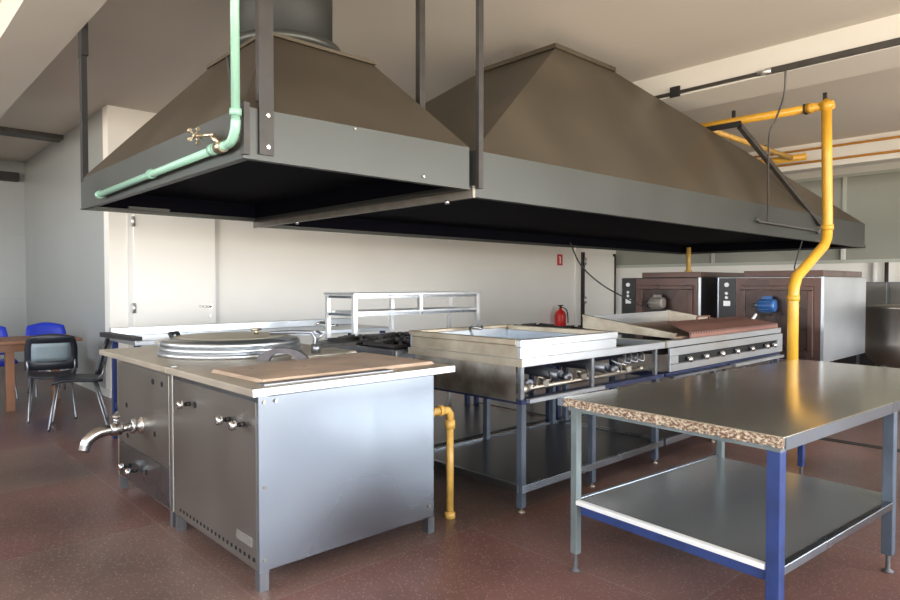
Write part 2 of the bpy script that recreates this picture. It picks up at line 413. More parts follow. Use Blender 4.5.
lid = MB().lathe([(R_-.01,.963),(R_+.006,.966),(R_+.006,.986),(R_-.01,.998),(R_-.09,1.010),(.15,1.017),(.02,1.018)],(cx,cy,0),64).build('lid','steel_bright',B)
MB().lathe([(R_-.07,1.0105),(R_-.085,1.0125),(.15,1.0195),(.02,1.0205)],(cx,cy,0),64).build('lid_top','lidtop',lid)
kn = MB(); kn.cyl((cx+.12,cy-.1,1.019),(cx+.12,cy-.1,1.05),.014); kn.cyl((cx+.085,cy-.1,1.05),(cx+.155,cy-.1,1.05),.008); kn.build('lid_valve','brass',lid)
kk = MB().tube([(cx-.25,cy+.25,1.0),(cx-.26,cy+.26,1.03),(cx-.33,cy+.19,1.03),(cx-.32,cy+.17,1.0)],.013); kk.build('lid_handle','black',lid)
# hinge bridge and clamp at the right side
hb = MB()
pts=[]
n_=14
for i in range(n_+1):
    t = PI*i/n_; pts.append((t))
poly_o = [(.150*math.cos(t), .075*math.sin(t)) for t in pts]; poly_i = [(.078*math.cos(t), .046*math.sin(t)) for t in reversed(pts)]
c0 = Vector((1.835,3.40,.901)); ux = Vector((.72,-.69,0))
hb.extr([tuple(c0+ux*a+Vector((0,0,b_))) for a,b_ in poly_o+poly_i],(.05*.69,.05*.72,0)); hb.build('hinge_bracket','bracket',A)
cl = MB(); cl.tube([(2.20,3.66,.9),(2.22,3.67,1.0),(2.20,3.68,1.035),(2.10,3.74,1.04),(1.98,3.82,1.035)],.012); cl.tube([(2.22,3.67,.98),(2.26,3.64,1.02),(2.24,3.68,1.04)],.010); cl.cyl((2.22,3.66,.9),(2.22,3.66,.96),.03); cl.build('lid_clamp','steel_dark',B)
ar = MB(); ar.box(2.24,3.64,.93,2.52,3.68,.955); ar.build('counterweight_arm','black',B)
# drain spout
yv=4.11; zv=.497
fl = MB(); fl.lathe([(.052,0),(.052,-.012),(.036,-.016),(.036,-.045),(.045,-.047),(.045,-.062),(.03,-.064)],(X0-.006,yv,zv),28,'X'); fl.build('spout_flange','chrome',B)
v = MB(); v.cyl((X0-.065,yv,zv),(X0-.13,yv,zv-.003),.024); v.lathe([(.034,0),(.040,-.010),(.040,-.055),(.034,-.065)],(X0-.12,yv,zv-.002),24,'X'); v.cyl((X0-.15,yv,zv+.03),(X0-.15,yv,zv+.065),.016); vb = v.build('spout_valve','spoutmetal',B)
hd = MB(); hd.tube([(X0-.15,yv,zv+.065),(X0-.15,yv+.03,zv+.075),(X0-.12,yv+.09,zv+.078)],.008); hd.cyl((X0-.15,yv,zv+.06),(X0-.15,yv,zv+.08),.02); hd.build('valve_lever','steel_dirty',vb)
s_ = MB(); s_.tube([(X0-.17,yv,zv-.003),(X0-.21,yv,zv-.004),(X0-.26,yv,zv-.016),(X0-.305,yv,zv-.052),(X0-.325,yv,zv-.105)],[.033,.033,.033,.032,.031],seg=20,smooth_n=4); s_.build('spout','spoutmetal',B)

# ------------------------------------------------------------------ hoods
def hood(T, x0,x1,y0,y1,zb,zt_l,zt_r, px0,px1,py0,py1,pz, pzt, thick=.012):
    b = MB()
    def ring(z,ins):
        return [(x0+ins,y0+ins),(x1-ins,y0+ins),(x1-ins,y1-ins),(x0+ins,y1-ins)]
    # band: four thin walls
    t=thick
    def wall(ax0,ay0,ax1,ay1,z0,z1a,z1b,horizontal):
        pass
    # front/back along X (top may rise to the right), left/right along Y
    b.hexa([(x0,y0,zb),(x1,y0,zb),(x1,y0+t,zb),(x0,y0+t,zb)],[(x0,y0,zt_l),(x1,y0,zt_r),(x1,y0+t,zt_r),(x0,y0+t,zt_l)])
    b.hexa([(x0,y1-t,zb),(x1,y1-t,zb),(x1,y1,zb),(x0,y1,zb)],[(x0,y1-t,zt_l),(x1,y1-t,zt_r),(x1,y1,zt_r),(x0,y1,zt_l)])
    b.box(x0,y0+t,zb,x0+t,y1-t,zt_l); b.box(x1-t,y0+t,zb,x1,y1-t,zt_r)
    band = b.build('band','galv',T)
    # sloping canopy (solid sheets)
    c = MB()
    lo = [Vector((x0,y0,zt_l)),Vector((x1,y0,zt_r)),Vector((x1,y1,zt_r)),Vector((x0,y1,zt_l))]
    hi = [Vector((px0,py0,pz)),Vector((px1,py0,pz)),Vector((px1,py1,pz)),Vector((px0,py1,pz))]
    va=[c.bm.verts.new(v) for v in lo]; vb=[c.bm.verts.new(v) for v in hi]
    for i in range(4): c.bm.faces.new((va[i],va[(i+1)%4],vb[(i+1)%4],vb[i]))
    c.bm.faces.new(vb)
    o = c.build('canopy','galv_warm_reflect',T)
    sm = o.modifiers.new('sheet','SOLIDIFY'); sm.thickness=.006; sm.offset=-1
    # ledge plate at the top
    e=.012
    l = Q(px0-e,py0-e,pz+.001,px1+e,py1+e,pzt); l.build('collar_plate','galv_warm_reflect',T)
    # lining under the hood: dark filter plenum
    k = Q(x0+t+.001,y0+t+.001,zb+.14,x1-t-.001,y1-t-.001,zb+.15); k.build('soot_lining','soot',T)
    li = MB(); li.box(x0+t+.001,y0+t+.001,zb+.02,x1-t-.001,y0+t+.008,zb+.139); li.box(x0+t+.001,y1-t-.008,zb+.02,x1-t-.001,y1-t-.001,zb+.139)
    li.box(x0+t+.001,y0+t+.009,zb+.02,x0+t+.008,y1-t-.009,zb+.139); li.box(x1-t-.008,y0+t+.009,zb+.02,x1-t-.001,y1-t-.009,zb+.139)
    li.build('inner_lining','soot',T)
    rr=.035   # lower rim flange
    r = MB(); r.box(x0-.004,y0-.004,zb-.012,x1+.004,y0+rr,zb); r.box(x0-.004,y1-rr,zb-.012,x1+.004,y1+.004,zb)
    r.box(x0-.004,y0+rr,zb-.012,x0+rr,y1-rr,zb); r.box(x1-rr,y0+rr,zb-.012,x1+.004,y1-rr,zb)
    r.build('lower_rim','galv',T)
    return band, o
G = thing('exhaust_hood','smaller grey pyramid exhaust hood with round duct, left of the pair','hood',(1.97,4.03,1.9))
hb1, cn1 = hood(G,1.27,2.655,2.68,5.37,1.912,2.125,2.145,1.73,2.47,3.36,4.15,2.745,2.765)
du = MB().lathe([(.290,2.766),(.295,ZC-.001)],(2.075,3.76,0),48).build('duct','duct',G)
MB().lathe([(.315,2.766),(.322,2.80),(.345,2.805),(.345,2.85),(.300,2.855)],(2.075,3.76,0),48).build('duct_flange','galv',du)
bolts_ = []
for z in (2.10,1.96): bolts_.append(((1.378,2.668,z),(1.378,2.660,z),.010))
bolts_ += [((2.30,2.678,1.935),(2.30,2.670,1.935),.007),((1.85,2.678,2.12),(1.85,2.670,2.12),.005)]
# hanger straps
st = MB(); st.box(1.338,2.667,1.925,1.408,2.675,ZC-.001); st.box(1.338,2.675,2.16,1.345,2.70,ZC-.001); st.box(1.262,2.66,1.915,1.290,2.70,2.14)
stp = st.build('hanger_strap','strap',G)
for a,b_,r in bolts_: MB().cyl(a,b_,r,seg=10).build('bolt','chrome',G)
hs = MB(); hs.box(1.268,5.30,2.10,1.305,5.365,ZC-.001); hs.box(1.2665,5.275,3.02,1.310,5.385,ZC-.001); hs.build('hanger_rod','dark',G)
cr = MB(); cr.hexa([(1.245,2.69,2.10),(1.262,2.69,2.10),(1.262,2.73,2.10),(1.245,2.73,2.10)],[(1.32,2.95,2.42),(1.335,2.95,2.42),(1.335,2.97,2.42),(1.32,2.97,2.42)]); cr.build('corner_gusset','strap',G)
Q(1.55,5.20,1.918,1.85,5.23,1.935).build('cross_rail','galv',G)

K = thing('exhaust_hood','long low grey exhaust hood reaching over the griddle benches to the ovens','hood',(6.6,4.0,1.87))
hood(K,2.70,10.55,2.68,5.44,1.872,2.135,2.20,4.26,5.12,3.30,4.20,3.28,3.318)
Q(2.695,2.667,1.86,10.55,2.6755,1.905).build('front_rail','galv',K)
Q(2.672,2.668,1.855,2.694,5.46,1.925).build('side_rail','railmetal',K)
sr = MB(); sr.box(2.694,2.640,1.91,2.732,2.667,ZC-.001); sr.build('hanger_rod','strap',K)
sr = MB(); sr.box(2.660,3.13,2.15,2.694,3.17,ZC-.001); sr.box(2.694,3.13,2.15,2.706,3.20,ZC-.001); sr.build('hanger_rod','strap',K)
for p in ((2.683,2.9,1.861),(2.683,4.7,1.861)): MB().cyl(p,(p[0],p[1],p[2]-.022),.014,seg=10).build('bolt','chrome',K)
Q(3.0,2.80,1.885,3.9,2.83,1.905).build('cross_rail','galv',K)
# vertical bracing welded on the hood, top bar, flat brace
br = MB()
def bar(mb,p,q,w_,h_):
    p=Vector(p);q=Vector(q);d=(q-p).normalized(); s1=d.cross(Vector((0,0,1))); 
    if s1.length<.01: s1=Vector((1,0,0))
    s1.normalize(); s2=d.cross(s1)
    a=[p+s1*w_/2*i+s2*h_/2*j for i,j in ((-1,-1),(1,-1),(1,1),(-1,1))]; b_=[v+(q-p) for v in a]
    mb.hexa(a,b_)
bar(br,(6.92,2.92,3.02),(8.58,2.655,2.07),.05,.05); br.build('diagonal_brace','darkbar',K)
br = MB(); bar(br,(6.92,2.90,3.045),(6.92,4.1,3.045),.05,.05); br.build('top_brace','dark',K)
cb = MB(); cb.tube([(6.70,2.655,2.01),(6.78,2.65,1.985),(6.98,2.648,1.985),(8.5,2.648,1.985)],.012,smooth_n=4); cb.cyl((8.5,2.66,1.975),(8.5,2.62,1.975),.03); cb.build('conduit','cabgrey',K)

# ------------------------------------------------------------------ mint green pipe
P = thing('water_pipe','mint green water pipe with a small brass tap along the left hood edge','pipe',(1.235,2.68,2.0))
p1 = MB(); p1.tube([(1.232,2.675,ZC-.001),(1.232,2.675,2.05)],.019,16); p1.tube([(1.232,2.675,2.06),(1.232,2.683,2.015),(1.232,2.715,1.975),(1.232,2.755,1.965)],.021,16,smooth_n=4)
p1.tube([(1.232,2.745,1.966),(1.232,4.74,1.945)],.019,16)
for a,b_ in (((1.232,2.675,2.075),(1.232,2.675,2.105)),((1.232,3.72,1.957),(1.232,3.76,1.957)),((1.232,2.89,1.966),(1.232,2.93,1.966)),((1.232,4.72,1.945),(1.232,4.76,1.945))): p1.cyl(a,b_,.026,seg=16)
p1.build('pipe_run','green',P)
tv = MB(); tv.cyl((1.232,2.80,1.965),(1.232,2.86,1.965),.027); tv.cyl((1.232,2.83,1.97),(1.205,2.85,2.015),.014); tv.cyl((1.205,2.83,2.015),(1.19,2.98,2.035),.010); 
tvo = tv.build('tap_body','brass',P)
wl = MB(); wc = Vector((1.187,3.0,2.037))
wl.cyl(wc+Vector((0,-.01,0)),wc+Vector((0,.01,0)),.013)
for i in range(5):
    t=2*PI*i/5; e=wc+Vector((math.cos(t)*.034,0,math.sin(t)*.034)); wl.cyl(wc,e,.005,seg=8); wl.cyl(e+Vector((0,-.008,0)),e+Vector((0,.008,0)),.010,seg=8)
wl.build('tap_wheel','brass',tvo)

# ------------------------------------------------------------------ griddle benches
def bench(name,label,x0,x1,legs,right):
    T = thing(name,label,'bench',((x0+x1)/2,2.97,0),group=None)
    y0,y1=2.45,3.47
    r = MB(); r.box(x0,y0,.862,x1,y0+.05,.912); r.box(x0,y1-.05,.862,x1,y1,.912); r.box(x0,y0+.05,.862,x0+.05,y1-.05,.912); r.box(x1-.05,y0+.05,.862,x1,y1-.05,.912)
    r.build('top_rim','steel_bright',T,.003)
    Q(x0-.012,y0-.01,.864,x0-.0005,y1+.01,.910).build('rim_cap','tan_steel',T)
    f = MB(); f.box(x0+.005,y0+.006,.64,x1-.005,y0+.07,.668); f.box(x0+.012,y1-.07,.64,x1-.012,y1-.03,.668); f.box(x0+.012,y0+.07,.64,x0+.05,y1-.07,.668); f.box(x1-.05,y0+.07,.64,x1-.012,y1-.07,.668)
    f.build('burner_frame','navy',T)
    for (x,y) in legs:
        l = Q(x-.02,y-.02,.03,x+.02,y+.02,.6395).build('leg','bluegrey',T)
        MB().lathe([(.024,0),(.024,.008),(.010,.012),(.010,.03)],(x,y,0),16).build('foot','steel_dirty',l)
        Q(x-.015,y-.008,.6685,x+.015,y+.017,.8615).build('post','steel_dark',T)
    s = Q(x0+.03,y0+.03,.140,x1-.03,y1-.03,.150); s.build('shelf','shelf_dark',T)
    e = MB(); e.box(x0+.01,y0+.0,.118,x1-.01,y0+.029,.163); e.box(x0+.01,y1-.029,.118,x1-.01,y1,.163); e.box(x0,y0+.029,.118,x0+.029,y1-.029,.163); e.box(x1-.029,y0+.029,.118,x1,y1-.029,.163)
    e.build('shelf_edge','steel',T,.002)
    return T
b1 = bench('griddle_bench','steel bench with open gas burners under a deep square pan, beside the griddle stove',2.86,4.52,[(2.885,2.475),(3.60,2.475),(4.42,2.475),(2.885,3.44),(3.60,3.44),(4.42,3.44)],False)
# left end sheet, burners, gas rail
Q(2.862,2.50,.655,2.868,3.42,.861).build('end_sheet','steel_dirty',b1)
Q(2.905,2.425,.650,3.68,2.453,.672).build('drip_rail','steel_bright',b1)
for i,x in enumerate((3.05,3.45,4.0)):
    u = MB(); u.tube([(x,2.62,.74),(x+.02,2.9,.755),(x+.02,3.3,.755)],.038,14); u.cyl((x,2.62,.74),(x-.01,2.54,.735),.022,.03); u.build('burner_tube','steel_dark',b1)
    q = MB(); q.cyl((x-.01,2.54,.735),(x-.01,2.515,.72),.014); q.cyl((x+.10,2.50,.735),(x+.13,2.56,.75),.02); q.tube([(x+.03,2.52,.72),(x+.08,2.55,.77),(x+.16,2.52,.745),(x+.2,2.56,.79)],.006,8,smooth_n=4); q.build('gas_valve','steel_dirty',b1)
gp = MB(); gp.tube([(2.93,2.53,.715),(4.48,2.53,.715)],.016,12); gp.cyl((2.93,2.53,.715),(2.99,2.53,.715),.034); 
for x in (3.0,3.66,4.3): gp.cyl((x,2.53,.705),(x,2.53,.74),.022)
gp.build('gas_rail','steel_dirty',b1)
q=MB()
for k in range(4):
    q.tube([(4.02+.1*k,2.60,.80),(4.08+.1*k,2.55,.77),(4.16+.08*k,2.57,.83),(4.22+.08*k,2.64,.79)],.006,8,smooth_n=4)
q.build('gas_hoses','steel_dark',b1)
q=Q(2.92,2.75,.80,4.48,3.40,.812); q.build('burner_tray','black',b1)

b2 = bench('griddle_bench','steel bench with slotted burner control panel, in front of the two ovens',4.54,6.83,[(5.38,2.475),(6.78,2.475),(4.60,3.44),(5.38,3.44),(6.78,3.44)],True)
cp = MB()
y=2.425
cp.box(4.55,y,.800,6.80,y+.02,.858); cp.box(4.55,y,.680,6.80,y+.02,.735); cp.box(4.55,y,.736,4.68,y+.02,.799); cp.box(6.68,y,.736,6.80,y+.02,.799)
cpo = cp.build('control_panel','steel_bright',b2,.002)
Q(4.68,y+.021,.736,6.68,y+.03,.799).build('panel_opening','hole',cpo)
for i,x in enumerate((4.84,5.12,5.42,5.72,6.04,6.38,6.56)):
    k=MB(); k.cyl((x,y+.02,.765),(x,y-.018,.765),.010); k.lathe([(.024,0),(.026,-.006),(.020,-.02),(.01,-.022)],(x,y-.012,.757),16,'Y'); k.build('knob','chrome',cpo)
Q(4.55,y-.035,.632,5.55,y+.01,.650).build('drip_rail','steel',b2)
Q(5.62,y-.045,.630,6.72,y+.01,.655).build('drip_rail','steel_bright',b2)
q=Q(4.60,2.52,.80,6.78,3.40,.812); q.build('burner_tray','black',b2)

# deep square pan on bench 1
def pan(name,label,c,zb):
    """c: 4 top corners nl, nr, fr, fl ; walls down to zb list"""
    T = thing(name,label,'pan',(sum(p[0] for p in c)/4,sum(p[1] for p in c)/4,min(zb)))
    return T
T1 = thing('square_pan','deep square stainless pan with folded rim, nearest on the burner bench','pan',(3.38,2.93,.913))
x0,x1,y0,y1=2.865,3.875,2.465,3.475
for nm,args,mm in (('front_wall',(x0,y0,.913,x1,y0+.02,.975),'steel_bright'),('back_wall',(x0,y1-.02,.913,x1,y1,1.0),'steel_bright'),('left_wall',(x0,y0+.021,.913,x0+.02,y1-.021,.985),'tan_steel'),('right_wall',(x1-.02,y0+.021,.913,x1,y1-.021,.985),'steel')):
    Q(*args).build(nm,mm,T1)
rm = MB(); rm.box(x0-.005,y0-.008,.976,x1+.008,y0+.03,1.022); rm.build('front_rim','steel_bright',T1,.004)
rm = MB(); rm.box(x0-.008,y0+.031,.986,x0+.028,y1-.03,1.024); rm.box(x1-.028,y0+.031,.986,x1+.008,y1-.03,1.024); rm.box(x0-.008,y1-.029,1.001,x1+.008,y1+.008,1.026); rm.build('rim','tan_steel',T1,.004)
Q(x0+.02,y0+.02,.9135,x1-.02,y1-.02,.925).build('bottom','steel_bright',T1)
hk = MB(); hk.tube([(3.35,3.30,.925),(3.32,3.34,1.01),(3.38,3.38,1.03),(3.46,3.36,1.015),(3.50,3.40,1.03)],.009,smooth_n=4)
tag(hk.build('scraper','steel_dark'),'small bent grey metal scraper leaning inside the square pan','utensil')
bpy.context.view_layer.update()

# tilted brat pan on bench 2
T2 = thing('tilting_pan','wide shallow pan tipped forward with tan sides and a rusty plate inside','pan',(5.4,2.93,.913))
def P2(x,y,h): # tilt: rim z drops toward front
    return (x,y,h)
fx0,fx1,fy0,fy1=4.80,6.32,2.52,3.40
zf,zk=.945,1.06
tw=MB(); tw.hexa([(fx0,fy0,.913),(fx0+.02,fy0,.913),(fx0+.02,fy1,.955),(fx0,fy1,.955)],[(fx0,fy0,zf),(fx0+.02,fy0,zf),(fx0+.02,fy1,zk),(fx0,fy1,zk)])
tw.build('left_wall','tan_steel',T2)
tw=MB(); tw.hexa([(fx1-.02,fy0,.913),(fx1,fy0,.913),(fx1,fy1,.955),(fx1-.02,fy1,.955)],[(fx1-.02,fy0,zf),(fx1,fy0,zf),(fx1,fy1,zk+.01),(fx1-.02,fy1,zk+.01)])
tw.build('right_wall','tan_steel',T2)
tw=MB(); tw.hexa([(fx0+.021,fy1-.02,.955),(fx1-.021,fy1-.02,.955),(fx1-.021,fy1,.955),(fx0+.021,fy1,.955)],[(fx0+.021,fy1-.02,zk),(fx1-.021,fy1-.02,zk+.01),(fx1-.021,fy1,zk+.01),(fx0+.021,fy1,zk)])
tw.build('back_wall','steel_bright',T2)
tw=MB(); tw.hexa([(fx0+.021,fy0,.913),(fx1-.021,fy0,.913),(fx1-.021,fy1-.021,.955),(fx0+.021,fy1-.021,.955)],[(fx0+.021,fy0,.925),(fx1-.021,fy0,.925),(fx1-.021,fy1-.021,.965),(fx0+.021,fy1-.021,.965)])
tw.build('bottom','rust',T2)
for (a,b_) in ((fx0-.012,fx0+.03),(fx1-.03,fx1+.012)):
    tw=MB(); tw.hexa([(a,fy0,zf),(b_,fy0,zf),(b_,fy1,zk+.001),(a,fy1,zk+.001)],[(a,fy0,zf+.012),(b_,fy0,zf+.012),(b_,fy1,zk+.016),(a,fy1,zk+.016)]); tw.build('side_rim','tan_steel',T2)
# perforated rusty grill plate with handle, resting on bench 2
T3 = thing('grill_plate','rusty brown perforated grill plate with a loop handle at the bench front','grill',(5.8,2.70,.926))
tw=MB(); tw.hexa([(4.95,2.475,.954),(6.78,2.475,.954),(6.78,2.86,1.008),(5.30,2.86,1.008)],[(4.95,2.475,.960),(6.78,2.475,.960),(6.78,2.86,1.014),(5.30,2.86,1.014)]); tw.box(4.95,2.462,.9125,6.78,2.474,.958)
tw.build('plate','perf',T3)
tw=MB(); tw.tube([(5.80,2.83,1.005),(5.80,2.82,1.045),(6.04,2.82,1.045),(6.04,2.83,1.005)],.010,10); tw.build('handle','rustgrid',T3)

# cast iron range behind benches
def range_(x0,x1,label):
    T = thing('gas_range',label,'stove',((x0+x1)/2,4.05,0),group=None)
    y0,y1=3.53,4.62
    t=MB(); t.box(x0,y0,.82,x1,y0+.04,.885); t.box(x0,y1-.04,.82,x1,y1,.885); t.box(x0,y0+.04,.82,x0+.04,y1-.04,.885); t.box(x1-.04,y0+.04,.82,x1,y1-.04,.885); t.build('top_frame','steel_dark',T,.003)
    Q(x0+.04,y0+.04,.82,x1-.04,y1-.04,.84).build('drip_tray','black',T)
    for (x,y) in ((x0+.03,y0+.03),(x1-.03,y0+.03),(x0+.03,y1-.03),(x1-.03,y1-.03)): leg(x,y,.819,.02,'navy',T)
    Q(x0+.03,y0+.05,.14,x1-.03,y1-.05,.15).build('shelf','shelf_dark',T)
    nx=max(1,int(round((x1-x0)/.5)))
    dx=(x1-x0-.1)/nx; dy=(y1-y0-.1)/2
    for i in range(nx):
        for j in range(2):
            cx_=x0+.05+dx*(i+.5); cy_=y0+.05+dy*(j+.5); r=min(dx,dy)*.46; zz=.886+random.uniform(0,.012)
            gm=MB(); 
            gm.box(cx_-r,cy_-r,zz,cx_+r,cy_-r+.025,zz+.022); gm.box(cx_-r,cy_+r-.025,zz,cx_+r,cy_+r,zz+.022); gm.box(cx_-r,cy_-r+.025,zz,cx_-r+.025,cy_+r-.025,zz+.022); gm.box(cx_+r-.025,cy_-r+.025,zz,cx_+r,cy_+r-.025,zz+.022)
            for k in range(8):
                t_=2*PI*k/8+.2; a=Vector((cx_+math.cos(t_)*.07,cy_+math.sin(t_)*.07,zz+.035)); e=Vector((cx_+math.cos(t_)*r*.95,cy_+math.sin(t_)*r*.95,zz+.022))
                bar(gm,a,e,.022,.028)
            gm.build('burner_grate','black',T)
            MB().lathe([(.065,.8405),(.07,.865),(.05,.878),(.02,.88)],(cx_,cy_,0),20).build('burner','black',T)
    return T
range_(2.78,4.55,'black gas range with cast iron burner grates behind the square pan')
range_(4.62,5.55,'rusty gas range with iron grates seen low behind the benches, near the extinguisher')

# rack behind
R = thing('shelf_rack','low open two-tier stainless shelf rack behind the burner grates','shelf',(4.05,5.0,0))
for (x,y) in ((3.26,4.73),(3.26,5.16),(4.02,4.73),(4.01,5.16),(4.80,4.73),(4.80,5.16)):
    z0=0 if (x,y)!=(4.02,4.73) else 1.10
    Q(x-.020,y-.018,z0,x+.020,y+.018,1.245).build('post','alu',R)
for z in (1.085,1.25): Q(3.235,4.70,z,4.825,5.19,z+.018).build('shelf','steel_bright',R,.002) if z>1.2 else Q(3.285,4.755,z,4.775,5.135,z+.018).build('shelf','steel_bright',R,.002)
e=MB()
for z in (1.222,1.062):
    e.box(3.281,4.715,z,3.999,4.735,z+.022); e.box(4.041,4.715,z,4.779,4.735,z+.022); e.box(3.25,4.755,z,3.27,5.135,z+.022)
e.build('shelf_lip','steel',R)
Q(3.281,4.72,.86,4.779,4.74,.90).build('lower_rail','steel',R)

# counter with blue legs at the back
Ct = thing('prep_counter','long narrow steel counter on blue legs standing before the cream wall','counter',(2.4,5.8,0))
Q(1.66,5.45,.855,4.2,6.15,.895).build('top','steel_bright',Ct,.004)
Q(1.66,6.10,.896,4.2,6.15,.965).build('upstand','steel_bright',Ct,.003)
for (x,y) in ((1.69,5.50),(4.15,5.50),(1.69,6.10),(4.15,6.10)): Q(x-.022,y-.022,0,x+.022,y+.022,.854).build('leg','blue',Ct)
Q(1.713,5.49,.28,4.127,5.51,.32).build('rail','blue',Ct)
Q(1.675,5.523,.28,1.705,6.077,.32).build('rail','blue',Ct)
sp_ = MB()
for i in range(26):
    x=1.68+i*.055+random.uniform(-.015,.015); sp_.box(x,5.448,.872+random.uniform(-.008,.012),x+random.uniform(.01,.03),5.4495,.884+random.uniform(-.002,.008))
sp_.build('worn_spots','steel_dirty',Ct)
o=MB(); o.hexa([(1.57,6.10,.8955),(1.64,5.47,.8955),(1.72,5.47,.8955),(1.65,6.09,.8955)],[(1.57,6.10,.935),(1.64,5.47,.925),(1.72,5.47,.925),(1.65,6.09,.935)])
tag(o.build('baking_tray','dark'),'dark metal tray lying over the left end of the blue-legged counter','tray')
o=MB(); o.box(1.98,5.50,.896,2.30,5.62,.915)
tag(o.build('flat_bar','steel'),'thin flat steel bar lying on the blue-legged counter','bar')
# tap group on the counter's right end
tp_=thing('mixer_tap','small chrome tap assembly with brass fittings beside the shelf rack','tap',(3.52,5.60,.896))
m_=MB(); m_.cyl((3.52,5.60,.896),(3.52,5.60,.96),.02); m_.tube([(3.52,5.60,.955),(3.44,5.58,.965),(3.38,5.58,.95)],.014,smooth_n=3); m_.tube([(3.52,5.60,.93),(3.62,5.54,.935)],.012); m_.build('tap_body','chrome',tp_)
m_=MB(); m_.cyl((3.52,5.60,.96),(3.52,5.60,.985),.028,.02); m_.build('tap_handle','brass',tp_)

# ------------------------------------------------------------------ near worktable
rot=math.radians(-4.6)
W = thing('worktable','big steel-topped worktable with blue near leg and peeling left edge','table',(2.352,.83,0),rot)
LX,LY,HT=2.45,1.012,.82
Q(0.002,0.0,HT-.034,LX,LY,HT).build('top','steel_top',W,.003)
Q(.01,-.004,HT-.046,LX,-.0005,HT-.002).build('front_edge','steel',W)
pe=MB()
nseg=90
for i in range(nseg):
    ya=LY*i/nseg; yb=LY*(i+1)/nseg; j=random.uniform(0,.005); k=random.uniform(0,.006)
    pe.box(-.010-j,ya,HT-.034-k,0.0,yb,HT-.001-random.uniform(0,.003))
pe.build('chipped_edge','peel',W)
Q(-.016,LY-.018,HT-.038,.012,LY+.012,HT+.001).build('corner_cap','steel',W)
Q(.02,.02,HT-.060,LX-.02,LY-.02,HT-.0345).build('under_frame','greygreen',W)
SX=1.29
def tleg(x,y,m,s=.018):
    l=Q(x-s,y-s,.085,x+s,y+s,HT-.0605).build('leg',m,W,.003)
    MB().lathe([(.024,0),(.024,.008),(.010,.014),(.009,.085)],(x,y,0),16).build('foot','bracket',l)
tleg(.045,.045,'blue',.024); tleg(.05,LY-.045,'greygreen'); tleg(1.19,.05,'bluegrey',.023); tleg(1.34,LY-.05,'greygreen'); tleg(LX-.05,.05,'bluegrey'); tleg(LX-.05,LY-.06,'blue')
Q(.052,.055,.330,SX,LY-.055,.338).build('shelf','shelf',W)
Q(.022,.072,.324,.050,LY-.066,.346).build('shelf_edge','white',W,.004)
Q(.030,.072,.285,.055,LY-.09,.3235).build('shelf_rail','blue',W,.002)
Q(.072,.024,.308,1.160,.052,.342).build('shelf_edge','steel',W,.003)
Q(.072,.054,.280,1.160,.075,.3295).build('shelf_rail','bluegrey',W,.002)
Q(.072,LY-.052,.308,1.318,LY-.028,.342).build('shelf_edge','steel',W,.003)

# ------------------------------------------------------------------ yellow pipes
Yp = thing('gas_pipe','thick yellow gas pipe dropping from the ceiling with a dogleg bend','pipe',(6.14,2.1,0))
y=MB(); xo=6.95
y.tube([(6.13,2.1,0),(6.13,2.1,1.22),(6.14,2.1,1.32),(6.20,2.1,1.41),(6.92,2.1,1.72),(7.0,2.1,1.80),(7.02,2.1,1.90),(6.97,2.1,2.6),(6.94,2.1,3.06)],.046,20)
y.cyl((6.13,2.1,1.20),(6.13,2.1,1.25),.052); y.cyl((7.017,2.1,1.88),(7.01,2.1,1.93),.056)
y.build('down_pipe','yellow',Yp)
y=MB(); y.cyl((6.94,2.04,3.075),(6.94,4.3,3.10),.040); y.cyl((6.94,2.07,3.03),(6.94,2.13,3.11),.058,seg=20); y.cyl((6.94,2.22,3.078),(6.94,2.27,3.078),.05)
y.build('cross_pipe','yellow',Yp)
Q(6.90,2.28,3.03,6.98,2.30,3.12).build('bracket','dark',Yp)
Q(6.925,2.10,3.10,6.955,2.13,3.20).build('hanger','dark',Yp)
Q(6.925,2.98,3.12,6.955,3.01,3.20).build('hanger','dark',Yp)
Y2 = thing('gas_pipe','dull yellow overhead pipe elbow high under the ceiling beyond the long hood','pipe',(10.18,4,3.2))
y=MB(); y.tube([(7.3,3.56,3.2),(10.15,3.53,3.2)],.035,14); y.build('long_pipe','yellow_old',Y2)
y=MB(); y.tube([(10.18,3.34,3.2),(10.18,4.8,3.2)],.050,14); y.build('branch_pipe','yellow',Y2)
Q(10.16,3.9,3.25,10.19,3.93,ZC-.001).build('hanger','dark',Y2)
for z,lab in ((3.36,'upper of two thin orange pipes along the far ceiling beam'),(3.17,'lower of two thin orange pipes along the far ceiling beam')):
    y=MB(); y.tube([(10.52,YF+.001,z),(10.52,YB-.06,z)],.018,10); tag(y.build('conduit_pipe','orange'),lab,'pipe')
S = thing('gas_stub_pipe','short ochre gas pipe with elbow rising from the floor beside the griddle stove','pipe',(2.52,2.70,0))
y=MB(); y.tube([(2.52,2.70,0),(2.52,2.70,.58)],.021,16); y.lathe([(.031,0),(.031,.03),(.021,.035)],(2.52,2.70,0),16); y.build('riser','yellow_old',S)
y=MB(); y.tube([(2.52,2.70,.55),(2.52,2.70,.60),(2.50,2.70,.625),(2.45,2.70,.63),(2.312,2.70,.63)],.022,16); y.cyl((2.52,2.70,.52),(2.52,2.70,.57),.030); y.cyl((2.46,2.70,.63),(2.43,2.70,.63),.030); y.cyl((2.38,2.70,.63),(2.36,2.70,.63),.03); y.build('elbow','yellow_old',S)

